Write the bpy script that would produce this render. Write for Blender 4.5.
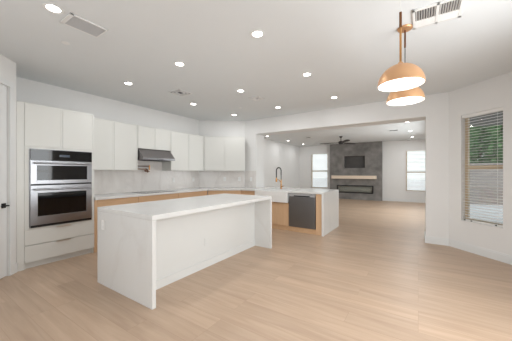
import bpy, bmesh, math, random
from mathutils import Vector, Matrix
random.seed(7)
for o in list(bpy.data.objects): bpy.data.objects.remove(o)
S = bpy.context.scene
C = S.collection
PI = math.pi
# ---------------------------------------------------------------- camera
F_PX, HZ, CAM_H, YAW = 247.0, 172.5, 1.335, math.radians(33.3)
cam = bpy.data.cameras.new('camera'); co = bpy.data.objects.new('camera', cam); C.objects.link(co)
cam.sensor_fit = 'HORIZONTAL'; cam.sensor_width = 36.0
cam.lens = F_PX / 512 * 36.0
cam.shift_y = (HZ - 170.5) / 512
cam.clip_start = 0.05; cam.clip_end = 200
co.location = (0, 0, CAM_H); co.rotation_euler = (PI / 2, 0, YAW)
S.camera = co
# ---------------------------------------------------------------- colour management
S.view_settings.view_transform = 'Standard'; S.view_settings.look = 'None'
S.view_settings.gamma = 1; S.view_settings.exposure = 0.0
S.view_settings.use_curve_mapping = False
# ---------------------------------------------------------------- world
W = bpy.data.worlds.new('world'); S.world = W; W.use_nodes = True
bg = W.node_tree.nodes['Background']; bg.inputs[0].default_value = (0.94, 0.97, 1.0, 1); bg.inputs[1].default_value = 1.7
# ---------------------------------------------------------------- sun, side window daylight and added fill lamps
def light(name, kind, loc, rot, energy, color=(1, 1, 1), **kw):
    l = bpy.data.lights.new(name, kind); l.energy = energy; l.color = color
    for k, v in kw.items(): setattr(l, k, v)
    o = bpy.data.objects.new(name, l); o.location = loc; o.rotation_euler = rot; C.objects.link(o); return o
def aim(d): return Vector(d).to_track_quat('-Z', 'Y').to_euler()
light('sun', 'SUN', (0, 0, 20), aim((0.75, 0.35, -1.0)), 1.1, (1, .97, .92), angle=0.02)
light('daylight_side_window', 'AREA', (1.27, 2.2, 1.40), aim((-1, 0, -.02)), 66, (.95, .98, 1), shape='RECTANGLE', size=1.9, size_y=1.75)
light('fill_back_opening', 'AREA', (-1.0, -2.55, 1.25), aim((.15, 1, 0.2)), 20, (.95, .98, 1), shape='RECTANGLE', size=3.0, size_y=2.2)  # added fill lamp behind the camera, no door modelled here
light('fill_living_right', 'AREA', (.52, 9.3, 1.45), aim((-1, 0, -.2)), 80, (.93, .98, 1), shape='RECTANGLE', size=3.4, size_y=1.9)  # added fill lamp brightening the living room from its hidden right wall
light('fill_left_rear', 'AREA', (-3.16, -1.45, 1.4), aim((1, .45, 0)), 16, (.95, .98, 1), shape='RECTANGLE', size=1.5, size_y=1.6)  # added fill lamp out of view, brightens the bay and right side
CAN_W, LCAN_W = 4.1, 10.0
CEIL = 2.80

# ================================================================ materials
MATS = {}
def nm(name):
    m = bpy.data.materials.new(name); m.use_nodes = True
    nt = m.node_tree; b = nt.nodes['Principled BSDF']; MATS[name] = m
    return m, nt, b
def lin(c):
    return tuple(((v / 255) / 12.92 if v / 255 <= .04045 else ((v / 255 + .055) / 1.055) ** 2.4) for v in c) + (1,)
def basic(name, rgb, rough=.5, metal=0., var=.03, scale=6., bump=0., bscale=80., spec=.5):
    m, nt, b = nm(name); N = nt.nodes; L = nt.links
    tc = N.new('ShaderNodeTexCoord'); no = N.new('ShaderNodeTexNoise'); no.inputs['Scale'].default_value = scale
    no.inputs['Detail'].default_value = 3
    L.new(tc.outputs['Object'], no.inputs['Vector'])
    mx = N.new('ShaderNodeMix'); mx.data_type = 'RGBA'
    c = lin(rgb); mx.inputs[6].default_value = tuple(v * (1 - var) for v in c[:3]) + (1,)
    mx.inputs[7].default_value = tuple(min(1, v * (1 + var)) for v in c[:3]) + (1,)
    L.new(no.outputs[0], mx.inputs[0]); L.new(mx.outputs[2], b.inputs['Base Color'])
    b.inputs['Roughness'].default_value = rough; b.inputs['Metallic'].default_value = metal
    b.inputs['Specular IOR Level'].default_value = spec
    if bump:
        n2 = N.new('ShaderNodeTexNoise'); n2.inputs['Scale'].default_value = bscale; L.new(tc.outputs['Object'], n2.inputs['Vector'])
        bp = N.new('ShaderNodeBump'); bp.inputs['Strength'].default_value = bump; bp.inputs['Distance'].default_value = .01
        L.new(n2.outputs[0], bp.inputs['Height']); L.new(bp.outputs[0], b.inputs['Normal'])
    return m
def emis(name, rgb, strength):
    m, nt, b = nm(name); b.inputs['Base Color'].default_value = lin(rgb)
    b.inputs['Emission Color'].default_value = lin(rgb); b.inputs['Emission Strength'].default_value = strength
    return m
def geo_pos(nt):
    return nt.nodes.new('ShaderNodeNewGeometry').outputs['Position']
def marble(name, base, vein, scale, amount, rough=.25, width=.04):
    m, nt, b = nm(name); N = nt.nodes; L = nt.links; P = geo_pos(nt)
    def veins(sc, w, off):
        mp = N.new('ShaderNodeMapping'); mp.inputs['Location'].default_value = off; mp.inputs['Rotation'].default_value = (.5, .4, .7)
        mp.inputs['Scale'].default_value = (1, 1, .55)
        L.new(P, mp.inputs['Vector'])
        no = N.new('ShaderNodeTexNoise'); no.inputs['Scale'].default_value = sc; no.inputs['Detail'].default_value = 5; no.inputs['Distortion'].default_value = .9
        L.new(mp.outputs[0], no.inputs['Vector'])
        s = N.new('ShaderNodeMath'); s.operation = 'SUBTRACT'; s.inputs[1].default_value = .5; L.new(no.outputs[0], s.inputs[0])
        a = N.new('ShaderNodeMath'); a.operation = 'ABSOLUTE'; L.new(s.outputs[0], a.inputs[0])
        r = N.new('ShaderNodeMapRange'); r.inputs['From Max'].default_value = w; r.inputs['To Min'].default_value = 1; r.inputs['To Max'].default_value = 0
        L.new(a.outputs[0], r.inputs['Value']); return r.outputs[0]
    v1 = veins(scale, width, (0, 0, 0)); v2 = veins(scale * 2.3, width * .5, (3, 1, 7))
    mk = N.new('ShaderNodeTexNoise'); mk.inputs['Scale'].default_value = scale * .9; L.new(P, mk.inputs['Vector'])
    ad = N.new('ShaderNodeMath'); ad.operation = 'MULTIPLY_ADD'; ad.inputs[1].default_value = .35; L.new(v2, ad.inputs[0]); L.new(v1, ad.inputs[2])
    mu = N.new('ShaderNodeMath'); mu.operation = 'MULTIPLY'; L.new(ad.outputs[0], mu.inputs[0]); L.new(mk.outputs[0], mu.inputs[1])
    m3 = N.new('ShaderNodeMath'); m3.operation = 'MULTIPLY'; m3.inputs[1].default_value = amount; m3.use_clamp = True; L.new(mu.outputs[0], m3.inputs[0])
    mx = N.new('ShaderNodeMix'); mx.data_type = 'RGBA'; mx.inputs[6].default_value = lin(base); mx.inputs[7].default_value = lin(vein)
    L.new(m3.outputs[0], mx.inputs[0]); L.new(mx.outputs[2], b.inputs['Base Color'])
    b.inputs['Roughness'].default_value = rough
    return m
def wood(name, c1, c2, axis, rough=.45):
    m, nt, b = nm(name); N = nt.nodes; L = nt.links; P = geo_pos(nt)
    mp = N.new('ShaderNodeMapping'); sc = [28, 28, 28]; sc[axis] = 1.6; mp.inputs['Scale'].default_value = sc
    L.new(P, mp.inputs['Vector'])
    no = N.new('ShaderNodeTexNoise'); no.inputs['Scale'].default_value = 1; no.inputs['Detail'].default_value = 4; no.inputs['Distortion'].default_value = .4
    L.new(mp.outputs[0], no.inputs['Vector'])
    mx = N.new('ShaderNodeMix'); mx.data_type = 'RGBA'; mx.inputs[6].default_value = lin(c1); mx.inputs[7].default_value = lin(c2)
    L.new(no.outputs[0], mx.inputs[0]); L.new(mx.outputs[2], b.inputs['Base Color']); b.inputs['Roughness'].default_value = rough
    return m
def floor_mat():
    m, nt, b = nm('oak_planks'); N = nt.nodes; L = nt.links; P = geo_pos(nt)
    br = N.new('ShaderNodeTexBrick'); br.inputs['Scale'].default_value = 1.0
    br.inputs['Brick Width'].default_value = 1.5; br.inputs['Row Height'].default_value = .19
    br.inputs['Mortar Size'].default_value = .0014; br.inputs['Mortar Smooth'].default_value = .3; br.offset = .37; br.offset_frequency = 3; br.inputs['Bias'].default_value = 0
    br.inputs['Color1'].default_value = (0, 0, 0, 1); br.inputs['Color2'].default_value = (1, 1, 1, 1); br.inputs['Mortar'].default_value = (.5, .5, .5, 1)
    L.new(P, br.inputs['Vector'])
    ad = N.new('ShaderNodeVectorMath'); ad.operation = 'MULTIPLY_ADD'; ad.inputs[1].default_value = (13, 7, 0); L.new(br.outputs['Color'], ad.inputs[0]); L.new(P, ad.inputs[2])
    mp = N.new('ShaderNodeMapping'); mp.inputs['Scale'].default_value = (1.3, 15, 1); L.new(ad.outputs[0], mp.inputs['Vector'])
    no = N.new('ShaderNodeTexNoise'); no.inputs['Scale'].default_value = 1.; no.inputs['Detail'].default_value = 5; no.inputs['Distortion'].default_value = .7; L.new(mp.outputs[0], no.inputs['Vector'])
    mp2 = N.new('ShaderNodeMapping'); mp2.inputs['Scale'].default_value = (3, 120, 1); L.new(ad.outputs[0], mp2.inputs['Vector'])
    n2 = N.new('ShaderNodeTexNoise'); n2.inputs['Scale'].default_value = 1.; n2.inputs['Detail'].default_value = 2; L.new(mp2.outputs[0], n2.inputs['Vector'])
    mx = N.new('ShaderNodeMix'); mx.data_type = 'RGBA'; mx.inputs[6].default_value = lin(FL1); mx.inputs[7].default_value = lin(FL2)
    rr = N.new('ShaderNodeMapRange'); rr.inputs['From Min'].default_value = .3; rr.inputs['From Max'].default_value = .7; L.new(no.outputs[0], rr.inputs['Value'])
    L.new(rr.outputs[0], mx.inputs[0])
    m2 = N.new('ShaderNodeMix'); m2.data_type = 'RGBA'; m2.blend_type = 'MULTIPLY'; m2.inputs[0].default_value = 1
    cr = N.new('ShaderNodeMapRange'); cr.inputs['To Min'].default_value = .94; cr.inputs['To Max'].default_value = 1.05; L.new(br.outputs['Color'], cr.inputs['Value'])
    L.new(mx.outputs[2], m2.inputs[6]); L.new(cr.outputs[0], m2.inputs[7])
    m3 = N.new('ShaderNodeMix'); m3.data_type = 'RGBA'; m3.blend_type = 'MULTIPLY'; m3.inputs[0].default_value = 1
    c2 = N.new('ShaderNodeMapRange'); c2.inputs['To Min'].default_value = .93; c2.inputs['To Max'].default_value = 1.07; L.new(n2.outputs[0], c2.inputs['Value'])
    L.new(m2.outputs[2], m3.inputs[6]); L.new(c2.outputs[0], m3.inputs[7])
    m4 = N.new('ShaderNodeMix'); m4.data_type = 'RGBA'; m4.inputs[7].default_value = lin((150, 122, 98))
    fm = N.new('ShaderNodeMath'); fm.operation = 'MULTIPLY'; fm.inputs[1].default_value = .6; L.new(br.outputs['Fac'], fm.inputs[0])
    L.new(fm.outputs[0], m4.inputs[0]); L.new(m3.outputs[2], m4.inputs[6])
    L.new(m4.outputs[2], b.inputs['Base Color']); b.inputs['Roughness'].default_value = .38
    return m
FL1, FL2 = (176, 150, 127), (192, 167, 144)
WALL = basic('wall_paint', (229, 228, 226), .75, var=.01, bump=.05, bscale=120)
CEILM = basic('ceiling_paint', (226, 229, 230), .85, var=.01, bump=.06, bscale=90)
TRIM = basic('trim_paint', (226, 227, 226), .45, var=.01)
CAB = basic('cabinet_lacquer', (218, 218, 213), .42, var=.01)
CABIN = basic('cabinet_shadow_gap', (120, 116, 110), .7)
PANELM = basic('island_panel_paint', (224, 225, 223), .5, var=.01)
QTZ = marble('white_quartz', (222, 222, 220), (196, 190, 184), .9, .32, .22, .03)
BSP = marble('backsplash_marble', (228, 224, 220), (202, 195, 189), 1.3, .6, .2, .05)
OAKX = wood('oak_horizontal', (196, 158, 120), (220, 185, 148), 1)
OAKZ = wood('oak_vertical', (202, 165, 128), (222, 188, 152), 2)
MANTEL = wood('pale_oak', (226, 206, 184), (240, 224, 206), 0)
NICK = basic('satin_nickel', (214, 206, 194), .35, .6)
STEEL = basic('stainless_steel', (150, 150, 153), .3, 1., var=.05, scale=3)
HOODM = basic('hood_steel', (138, 134, 134), .34, .8, var=.05, scale=3)
DWM = basic('dark_stainless_steel', (138, 139, 142), .3, 1., var=.06, scale=2)
DWSTRIP = basic('dishwasher_strip', (176, 176, 178), .35, .1)
BLKG = basic('black_glass', (10, 10, 12), .04, 0, spec=.45)
BLACK = basic('black_metal', (28, 28, 30), .4, .3)
DKGAP = basic('dark_recess', (22, 22, 24), .8)
BRASS = basic('brushed_brass', (196, 146, 92), .28, 1., var=.05)
BRASSD = basic('aged_brass', (120, 82, 56), .4, .8, var=.05)
DOME = basic('satin_copper_gold', (216, 170, 128), .42, .65, var=.04, scale=4)
WHT = basic('white_plastic', (236, 236, 234), .4, var=.01)
GRILL = basic('vent_grey', (196, 196, 197), .6)
VENTD = basic('vent_dark', (66, 66, 70), .8)
CERAM = basic('white_fireclay', (234, 234, 232), .15, var=.01)
FAN = basic('fan_dark_bronze', (52, 49, 48), .45, .3)
PLAST = basic('charcoal_plaster', (128, 125, 122), .7, var=.75, scale=3, bump=.15, bscale=12)
PLASTD = basic('dark_niche_plaster', (84, 82, 81), .8, var=.15)
FIREB = basic('fireplace_pebbles', (226, 218, 210), .8, var=.35, scale=40)
TAN = basic('vinyl_window_tan', (214, 192, 160), .5)
SLAT = basic('white_slat', (236, 234, 230), .5, var=.01)
CANE = emis('lamp_lens', (255, 250, 244), 14)
PENDE = emis('pendant_diffuser', (255, 252, 248), 2.2)
CONC = basic('patio_concrete', (214, 216, 220), .8, var=.06, scale=3)
EAVE = basic('patio_soffit', (120, 118, 116), .8)
LEAF = basic('leaf_green', (88, 130, 80), .6, var=.5, scale=9)
BARK = basic('bark_brown', (90, 72, 58), .9)
STUC = basic('exterior_stucco', (206, 196, 184), .9, bump=.2)
FLOORM = floor_mat()
def glass_mat(name, rough=0.0):
    m = bpy.data.materials.new(name); m.use_nodes = True; nt = m.node_tree; nt.nodes.clear(); N = nt.nodes
    o = N.new('ShaderNodeOutputMaterial'); t = N.new('ShaderNodeBsdfTransparent'); g = N.new('ShaderNodeBsdfGlossy')
    g.inputs['Roughness'].default_value = .02; t.inputs[0].default_value = (.93, .95, .94, 1)
    fr = N.new('ShaderNodeFresnel'); fr.inputs['IOR'].default_value = 1.5; mx = N.new('ShaderNodeMixShader')
    nt.links.new(fr.outputs[0], mx.inputs[0]); nt.links.new(t.outputs[0], mx.inputs[1]); nt.links.new(g.outputs[0], mx.inputs[2]); nt.links.new(mx.outputs[0], o.inputs[0]); return m
GLASS = glass_mat('window_glass')
def block_mat():
    m, nt, b = nm('garden_block'); N = nt.nodes; L = nt.links; P = geo_pos(nt)
    mp = N.new('ShaderNodeMapping'); mp.inputs['Rotation'].default_value = (PI / 2, 0, 0); L.new(P, mp.inputs['Vector'])
    br = N.new('ShaderNodeTexBrick'); br.inputs['Scale'].default_value = 1; br.inputs['Brick Width'].default_value = .4; br.inputs['Row Height'].default_value = .2; br.inputs['Mortar Size'].default_value = .008
    br.inputs['Color1'].default_value = lin((150, 142, 140)); br.inputs['Color2'].default_value = lin((162, 154, 150)); br.inputs['Mortar'].default_value = lin((140, 132, 128))
    L.new(mp.outputs[0], br.inputs['Vector']); L.new(br.outputs['Color'], b.inputs['Base Color']); b.inputs['Roughness'].default_value = .9; return m
BLOCK = block_mat()

# ================================================================ mesh helpers
class MB:
    def __init__(s, M=None): s.bm = bmesh.new(); s.M = M or Matrix.Identity(4)
    def _fin(s, vs):
        bmesh.ops.transform(s.bm, matrix=s.M, verts=vs)
    def box(s, x0, x1, y0, y1, z0, z1, bev=0.):
        x0, x1 = min(x0, x1), max(x0, x1); y0, y1 = min(y0, y1), max(y0, y1); z0, z1 = min(z0, z1), max(z0, z1)
        t = bmesh.new(); r = bmesh.ops.create_cube(t, size=1)
        for v in t.verts: v.co = Vector(((x0 + x1) / 2 + v.co.x * (x1 - x0), (y0 + y1) / 2 + v.co.y * (y1 - y0), (z0 + z1) / 2 + v.co.z * (z1 - z0)))
        if bev:
            bev = min(bev, .45 * min(x1 - x0, y1 - y0, z1 - z0)); bmesh.ops.bevel(t, geom=t.edges[:], offset=bev, segments=2, profile=.6, affect='EDGES')
        s._merge(t); return s
    def _merge(s, t):
        me = bpy.data.meshes.new('tmp'); t.to_mesh(me); t.free(); n = len(s.bm.verts); s.bm.from_mesh(me); bpy.data.meshes.remove(me)
        s.bm.verts.ensure_lookup_table(); s._fin(s.bm.verts[n:])
    def poly(s, pts, z0, z1, bev=0.):
        t = bmesh.new(); vs = [t.verts.new((x, y, z0)) for x, y in pts]; f = t.faces.new(vs)
        r = bmesh.ops.extrude_face_region(t, geom=[f]); bmesh.ops.translate(t, vec=(0, 0, z1 - z0), verts=[g for g in r['geom'] if isinstance(g, bmesh.types.BMVert)])
        bmesh.ops.recalc_face_normals(t, faces=t.faces[:])
        if bev: bmesh.ops.bevel(t, geom=t.edges[:], offset=bev, segments=2, profile=.6, affect='EDGES')
        s._merge(t); return s
    def prism(s, prof, axis, a0, a1):   # prof in the two other axes (axis 'x': (y,z); 'y': (x,z))
        t = bmesh.new()
        mk = (lambda p, a: (a, p[0], p[1])) if axis == 'x' else (lambda p, a: (p[0], a, p[1]))
        A = [t.verts.new(mk(p, a0)) for p in prof]; B = [t.verts.new(mk(p, a1)) for p in prof]
        t.faces.new(A); t.faces.new(B); n = len(prof)
        for i in range(n): t.faces.new((A[i], A[(i + 1) % n], B[(i + 1) % n], B[i]))
        bmesh.ops.recalc_face_normals(t, faces=t.faces[:]); s._merge(t); return s
    def lathe(s, prof, c=(0, 0, 0), seg=32, close=False):   # prof (r,z)
        t = bmesh.new(); rings = []
        for r, z in prof:
            rings.append([t.verts.new((c[0] + r * math.cos(2 * PI * k / seg), c[1] + r * math.sin(2 * PI * k / seg), c[2] + z)) for k in range(seg)] if r > 1e-6 else [t.verts.new((c[0], c[1], c[2] + z))])
        P = list(zip(rings, rings[1:])) + ([(rings[-1], rings[0])] if close else [])
        for a, b in P:
            for k in range(seg):
                q = [a[k % len(a)], a[(k + 1) % len(a)], b[(k + 1) % len(b)], b[k % len(b)]]
                u = []
                for v in q:
                    if v not in u: u.append(v)
                if len(u) > 2: t.faces.new(u)
        bmesh.ops.recalc_face_normals(t, faces=t.faces[:]); s._merge(t); return s
    def tube(s, pts, r, seg=10):
        t = bmesh.new(); pts = [Vector(p) for p in pts]; rings = []; up = None
        for i, p in enumerate(pts):
            d = (pts[min(i + 1, len(pts) - 1)] - pts[max(i - 1, 0)]).normalized()
            if up is None: up = d.orthogonal().normalized()
            up = (up - d * up.dot(d)).normalized(); w = d.cross(up)
            rr = r[i] if isinstance(r, (list, tuple)) else r
            rings.append([t.verts.new(p + up * rr * math.cos(2 * PI * k / seg) + w * rr * math.sin(2 * PI * k / seg)) for k in range(seg)])
        for a, b in zip(rings, rings[1:]):
            for k in range(seg): t.faces.new((a[k], a[(k + 1) % seg], b[(k + 1) % seg], b[k]))
        t.faces.new(rings[0][::-1]); t.faces.new(rings[-1]); bmesh.ops.recalc_face_normals(t, faces=t.faces[:]); s._merge(t); return s
    def sphere(s, c, r, sx=1, sy=1, sz=1):
        t = bmesh.new(); bmesh.ops.create_uvsphere(t, u_segments=16, v_segments=10, radius=r)
        for v in t.verts: v.co = Vector((c[0] + v.co.x * sx, c[1] + v.co.y * sy, c[2] + v.co.z * sz))
        s._merge(t); return s

def worldloc(o):
    v = Vector((0, 0, 0))
    while o: v += o.location; o = o.parent
    return v
def obj(name, mb, mat, parent=None, label=None, smooth=False):
    bm = mb.bm
    if parent is None:
        xs = [v.co for v in bm.verts]
        org = Vector(((min(v.x for v in xs) + max(v.x for v in xs)) / 2, (min(v.y for v in xs) + max(v.y for v in xs)) / 2, min(v.z for v in xs)))
    else: org = worldloc(parent)
    bmesh.ops.translate(bm, vec=-org, verts=bm.verts[:])
    me = bpy.data.meshes.new(name); bm.to_mesh(me); bm.free(); me.materials.append(mat)
    if smooth:
        for p in me.polygons: p.use_smooth = True
        try: me.set_sharp_from_angle(angle=math.radians(40))
        except Exception: pass
    o = bpy.data.objects.new(name, me); C.objects.link(o)
    if parent is None: o.location = org
    else: o.parent = parent
    if label: o['label'] = label
    return o
def thing(name, label, cat, loc, group=None):
    o = bpy.data.objects.new(name, None); C.objects.link(o); o.location = loc; o.empty_display_size = .1
    o['label'] = label; o['category'] = cat
    if group: o['group'] = group
    return o
def tag(o, label, cat, group=None):
    o['label'] = label; o['category'] = cat
    if group: o['group'] = group
    return o
def struct(name, mb, mat, parent=None):
    o = obj(name, mb, mat, parent)
    if parent is None: o['kind'] = 'structure'
    return o
def dup(root, loc, label):
    r = root.copy(); C.objects.link(r); r.location = loc; r['label'] = label
    for ch in list(root.children):
        c = ch.copy(); C.objects.link(c); c.parent = r
        for g in list(ch.children):
            d = g.copy(); C.objects.link(d); d.parent = c
    return r
def frameM(p0, p1):     # local x along p0->p1, local y = left normal, origin p0
    d = Vector((p1[0] - p0[0], p1[1] - p0[1], 0)); L = d.length; d.normalize(); n = Vector((-d.y, d.x, 0))
    M = Matrix(((d.x, n.x, 0, p0[0]), (d.y, n.y, 0, p0[1]), (0, 0, 1, 0), (0, 0, 0, 1))); return M, L
def wall_mb(p0, p1, t, holes=(), z0=0., z1=CEIL):   # solid from the line p0->p1 outward to its left by t; holes (s0,s1,z0,z1)
    M, L = frameM(p0, p1); mb = MB(M)
    xs = sorted({0, L} | {h[0] for h in holes} | {h[1] for h in holes})
    for a, b in zip(xs, xs[1:]):
        cuts = sorted([(h[2], h[3]) for h in holes if h[0] <= a + 1e-6 and h[1] >= b - 1e-6]); z = z0
        for c0, c1 in cuts:
            if c0 > z: mb.box(a, b, 0, t, z, c0)
            z = c1
        if z < z1: mb.box(a, b, 0, t, z, z1)
    return mb
def base_mb(p0, p1, h=.13, t=.015):   # baseboard on the right-hand (room) side of p0->p1
    M, L = frameM(p0, p1); mb = MB(M)
    mb.box(0, L, -t, 0, 0, h - .02, 0); mb.box(0, L, -t * .6, 0, h - .02, h, 0); return mb

# ================================================================ structure
WX = -5.13                       # kitchen left wall face
JX = -3.73                       # left jamb of the opening
BY0, BY1 = 5.69, 6.11            # beam faces
LX, LRX, FY = -5.65, .56, 13.10  # living room left, right, far faces
DG0, DG1 = (WX, 4.90), (-4.12, BY0)
BAY0, BAY1 = (.47, BY0), (1.30, BY0 - .83)
DW0, DW1 = (-4.503, 1.003), (-3.20, -.30)
YB = -2.60
struct('floor', MB().poly([(-6.2, YB - .2), (1.45, YB - .2), (1.45, 4.9), (.62, 5.75), (.62, 13.25), (-6.2, 13.25)], -.10, 0), FLOORM)
struct('ceiling', MB().poly([(-6.6, YB - .9), (1.9, YB - .9), (1.9, 5.0), (1.25, 5.95), (1.25, 13.6), (-6.6, 13.6)], CEIL, CEIL + .15), CEILM)  # slab extended past the walls as an added eave to block high sun
struct('wall_left', wall_mb((WX, 1.002), DG0, .12), WALL)
struct('wall_corner', wall_mb(DG0, DG1, .12), WALL)
struct('wall_left_living', wall_mb((LX, BY1), (LX, FY), .12), WALL)
# kitchen / living divider: left stub, header beam and right wing
struct('wall_divider', MB().box(-5.9, JX, BY0, BY1, 0, CEIL), WALL)
struct('beam_header', MB().box(JX, .12, BY0, BY1, 2.40, CEIL), WALL)
struct('wall_wing', MB().poly([(.12, BY0), (.47, BY0), (.62, BY0 + .12), (.62, BY1), (.12, BY1)], 0, CEIL), WALL)
# bay wall with window 1
s0, s1, wz0, wz1 = .215, .83, .50, 2.32
struct('wall_bay', wall_mb(BAY0, BAY1, .14, [(s0, s1, wz0, wz1)]), WALL)
# right wall with the big side window, back wall with an opening added for the fill lamp
def w_right():
    return wall_mb((1.30, 4.86), (1.30, YB), .14, [(4.86 - 3.15, 4.86 - 1.25, .52, 2.28)])
struct('wall_right', w_right(), WALL)
struct('wall_back', wall_mb((1.30, YB), (-3.20, YB), .14, [(.8, 3.8, .0, 2.35)]), WALL)
struct('wall_left_rear', wall_mb((-3.20, YB), DW1, .12, [(.4, 1.9, .6, 2.2)]), WALL)  # unseen opening added to go with the left rear fill lamp
DL = math.hypot(DW1[0] - DW0[0], DW1[1] - DW0[1])
struct('wall_door', wall_mb(DW1, DW0, .12, [(DL - .121 - .06 - .82 + .06, DL - .121, 0, 2.47)]), WALL)
struct('wall_cabinet_return', MB().box(WX - .12, DW0[0], .88, 1.002, 0, CEIL), WALL)
# far wall with two windows
FW1 = (-4.96, -4.02, .48, 2.38); FW2 = (-.47, .36, .48, 2.34)
struct('wall_far', wall_mb((LX, FY), (LRX, FY), .14, [(FW1[0] - LX, FW1[1] - LX, FW1[2], FW1[3]), (FW2[0] - LX, FW2[1] - LX, FW2[2], FW2[3])]), WALL)
struct('wall_right_living', wall_mb((LRX, FY), (LRX, BY1), .10, [(FY - 11.05, FY - 7.55, .45, 2.45)]), WALL)  # hidden opening added to go with the living room fill lamp
# baseboards
for nme, a, b in [('baseboard_bay', BAY0, BAY1), ('baseboard_right', BAY1, (1.30, YB)), ('baseboard_far', (LX, FY), (-3.86, FY)), ('baseboard_far_right', (-1.42, FY), (LRX, FY)),
                  ('baseboard_left_living', (LX, BY1), (LX, FY)), ('baseboard_right_living', (LRX, FY), (LRX, BY1)), ('baseboard_left_rear', (-3.2, YB), DW1)]:
    struct(nme, base_mb(a, b), TRIM)
struct('baseboard_wing', MB().box(.105, .47, BY0 - .015, BY0, 0, .11).box(.111, .47, BY0 - .009, BY0, .11, .13).box(.105, .12, BY0 + .0005, BY1 - .0005, 0, .11).box(.111, .12, BY0 + .0005, BY1 - .0005, .11, .13).box(.105, LRX, BY1, BY1 + .015, 0, .13), TRIM)

# ---- door in the angled wall
Md, _ = frameM(DW0, DW1)    # local x away from the corner, local y = left normal = into the room? (checked below)
ins = 1 if (Md @ Vector((0, 1, 0)) - Md @ Vector((0, 0, 0))).dot(Vector((1, 1, 0))) > 0 else -1
d0, d1 = .125, .925
def dbox(mb, a, b, y0, y1, z0, z1, bev=0): mb.box(a, b, ins * y0, ins * y1, z0, z1, bev)
dm = MB(Md); dbox(dm, d0 + .004, d1 - .004, -.06, -.02, .008, 2.44, .002)
door = struct('door_1', dm, TRIM)
for za, zb in ((.22, 1.0), (1.15, 2.28)):
    pm = MB(Md); dbox(pm, d0 + .13, d1 - .13, -.022, -.014, za, zb, .005); obj('door_panel', pm, TRIM, door)
hm = MB(Md); dbox(hm, d0 + .035, d0 + .095, -.02, -.008, .885, .945, .002)
hm.tube([Md @ Vector((0, 0, 0))] * 0 or [(d0 + .065, ins * -.01, .915), (d0 + .065, ins * .04, .915)], .009)
hm.tube([(d0 + .055, ins * .036, .915), (d0 + .17, ins * .036, .915)], .008)
obj('door_handle', hm, BLACK, door, 'black lever handle')
cm = MB(Md)
dbox(cm, .055, d0, -.0, .016, 0, 2.5, .003); dbox(cm, d1, d1 + .07, 0, .016, 0, 2.5, .003); dbox(cm, .055, d1 + .07, 0, .018, 2.44, 2.51, .003)
struct('trim_1', cm, TRIM)
bmn = MB(Md); dbox(bmn, 0, .055, 0, .014, 0, .13); struct('baseboard_door', bmn, TRIM)

# ---- windows
def window(name, M, x0, x1, y, z0, z1, frame_mat, mid=None, sgn=1, fw=.045):
    """double-hung unit set in an opening: local x, depth y"""
    mid = mid or (z0 + z1) / 2 - .02
    m = MB(M); d = .05
    m.box(x0, x0 + fw, y, y + sgn * d, z0, z1, .004); m.box(x1 - fw, x1, y, y + sgn * d, z0, z1, .004)
    m.box(x0 + fw, x1 - fw, y, y + sgn * d, z1 - fw, z1, .004); m.box(x0 + fw, x1 - fw, y, y + sgn * d, z0, z0 + fw, .004)
    m.box(x0 + fw, x1 - fw, y - sgn * .004, y + sgn * d * .8, mid - .03, mid + .03, .004)
    w = struct(name, m, frame_mat)
    for a, b in ((z0 + fw, mid - .03), (mid + .03, z1 - fw)):
        obj('pane', MB(M).box(x0 + fw, x1 - fw, y + sgn * .018, y + sgn * .022, a, b), GLASS, w)
    return w
Mb, LB = frameM(BAY0, BAY1)   # left normal = outward
window('window_1', Mb, s0, s1, .085, wz0, wz1, TAN, mid=1.42, fw=.04)
struct('window_sill_1', MB(Mb).box(s0 - .0, s1 + .0, -.012, .085, wz0 - .0, wz0 + .012, .003), TRIM)
Mr, _ = frameM((1.30, 4.86), (1.30, YB))
window('window_4', Mr, 1.71, 3.61, .085, .52, 2.28, TAN)
Mf, _ = frameM((LX, FY), (LRX, FY))
Mq, _ = frameM((LRX, FY), (LRX, BY1))
window('window_5_added', Mq, FY - 11.05, FY - 7.55, .045, .45, 2.45, TAN)  # unseen window, added only to go with the living room fill lamp
window('window_2', Mf, FW1[0] - LX, FW1[1] - LX, .06, FW1[2], FW1[3], TAN, mid=1.42, fw=.05)
window('window_3', Mf, FW2[0] - LX, FW2[1] - LX, .06, FW2[2], FW2[3], TAN, mid=1.36, fw=.05)
def blind(M, x0, x1, y, z0, z1, n, label, tilt, loc, w=.05):
    t = thing('window_blind', label, 'blind', loc)
    obj('headrail', MB(M).box(x0, x1, y - .028, y + .028, z1 - .05, z1, .004), SLAT, t)
    m = MB(M); dz = (z1 - .06 - z0 - .03) / n
    for i in range(n):
        z = z0 + .03 + dz * (i + .5); a = tilt; dy, dzz = w / 2 * math.cos(a), w / 2 * math.sin(a)
        m.prism([(y - dy, z - dzz), (y + dy, z + dzz), (y + dy, z + dzz + .003), (y, z + .0045), (y - dy, z - dzz + .003)], 'x', x0 + .004, x1 - .004)
    obj('slats', m, SLAT, t)
    obj('bottom_rail', MB(M).box(x0, x1, y - .025, y + .025, z0, z0 + .022, .004), SLAT, t)
    c = MB(M)
    for x in (x0 + .09, x1 - .09): c.tube([(x, y, z0 + .02), (x, y, z1 - .04)], .0016, 6)
    obj('ladder_cord', c, SLAT, t)
    return t
c = Mb @ Vector(((s0 + s1) / 2, .04, wz0 + .012))
bl = blind(Mb, s0 + .006, s1 - .006, .040, wz0 + .014, wz1 - .002, 38, 'white slatted blind with open slats in the window right of the pendants', math.radians(4), c)
for x in (s0 + .05, s0 + .16, s1 - .10):
    obj('rail_plug', MB(Mb).box(x - .012, x + .012, .006, .016, wz0 + .016, wz0 + .03, .002), BLACK, bl, 'small dark plug')
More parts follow.
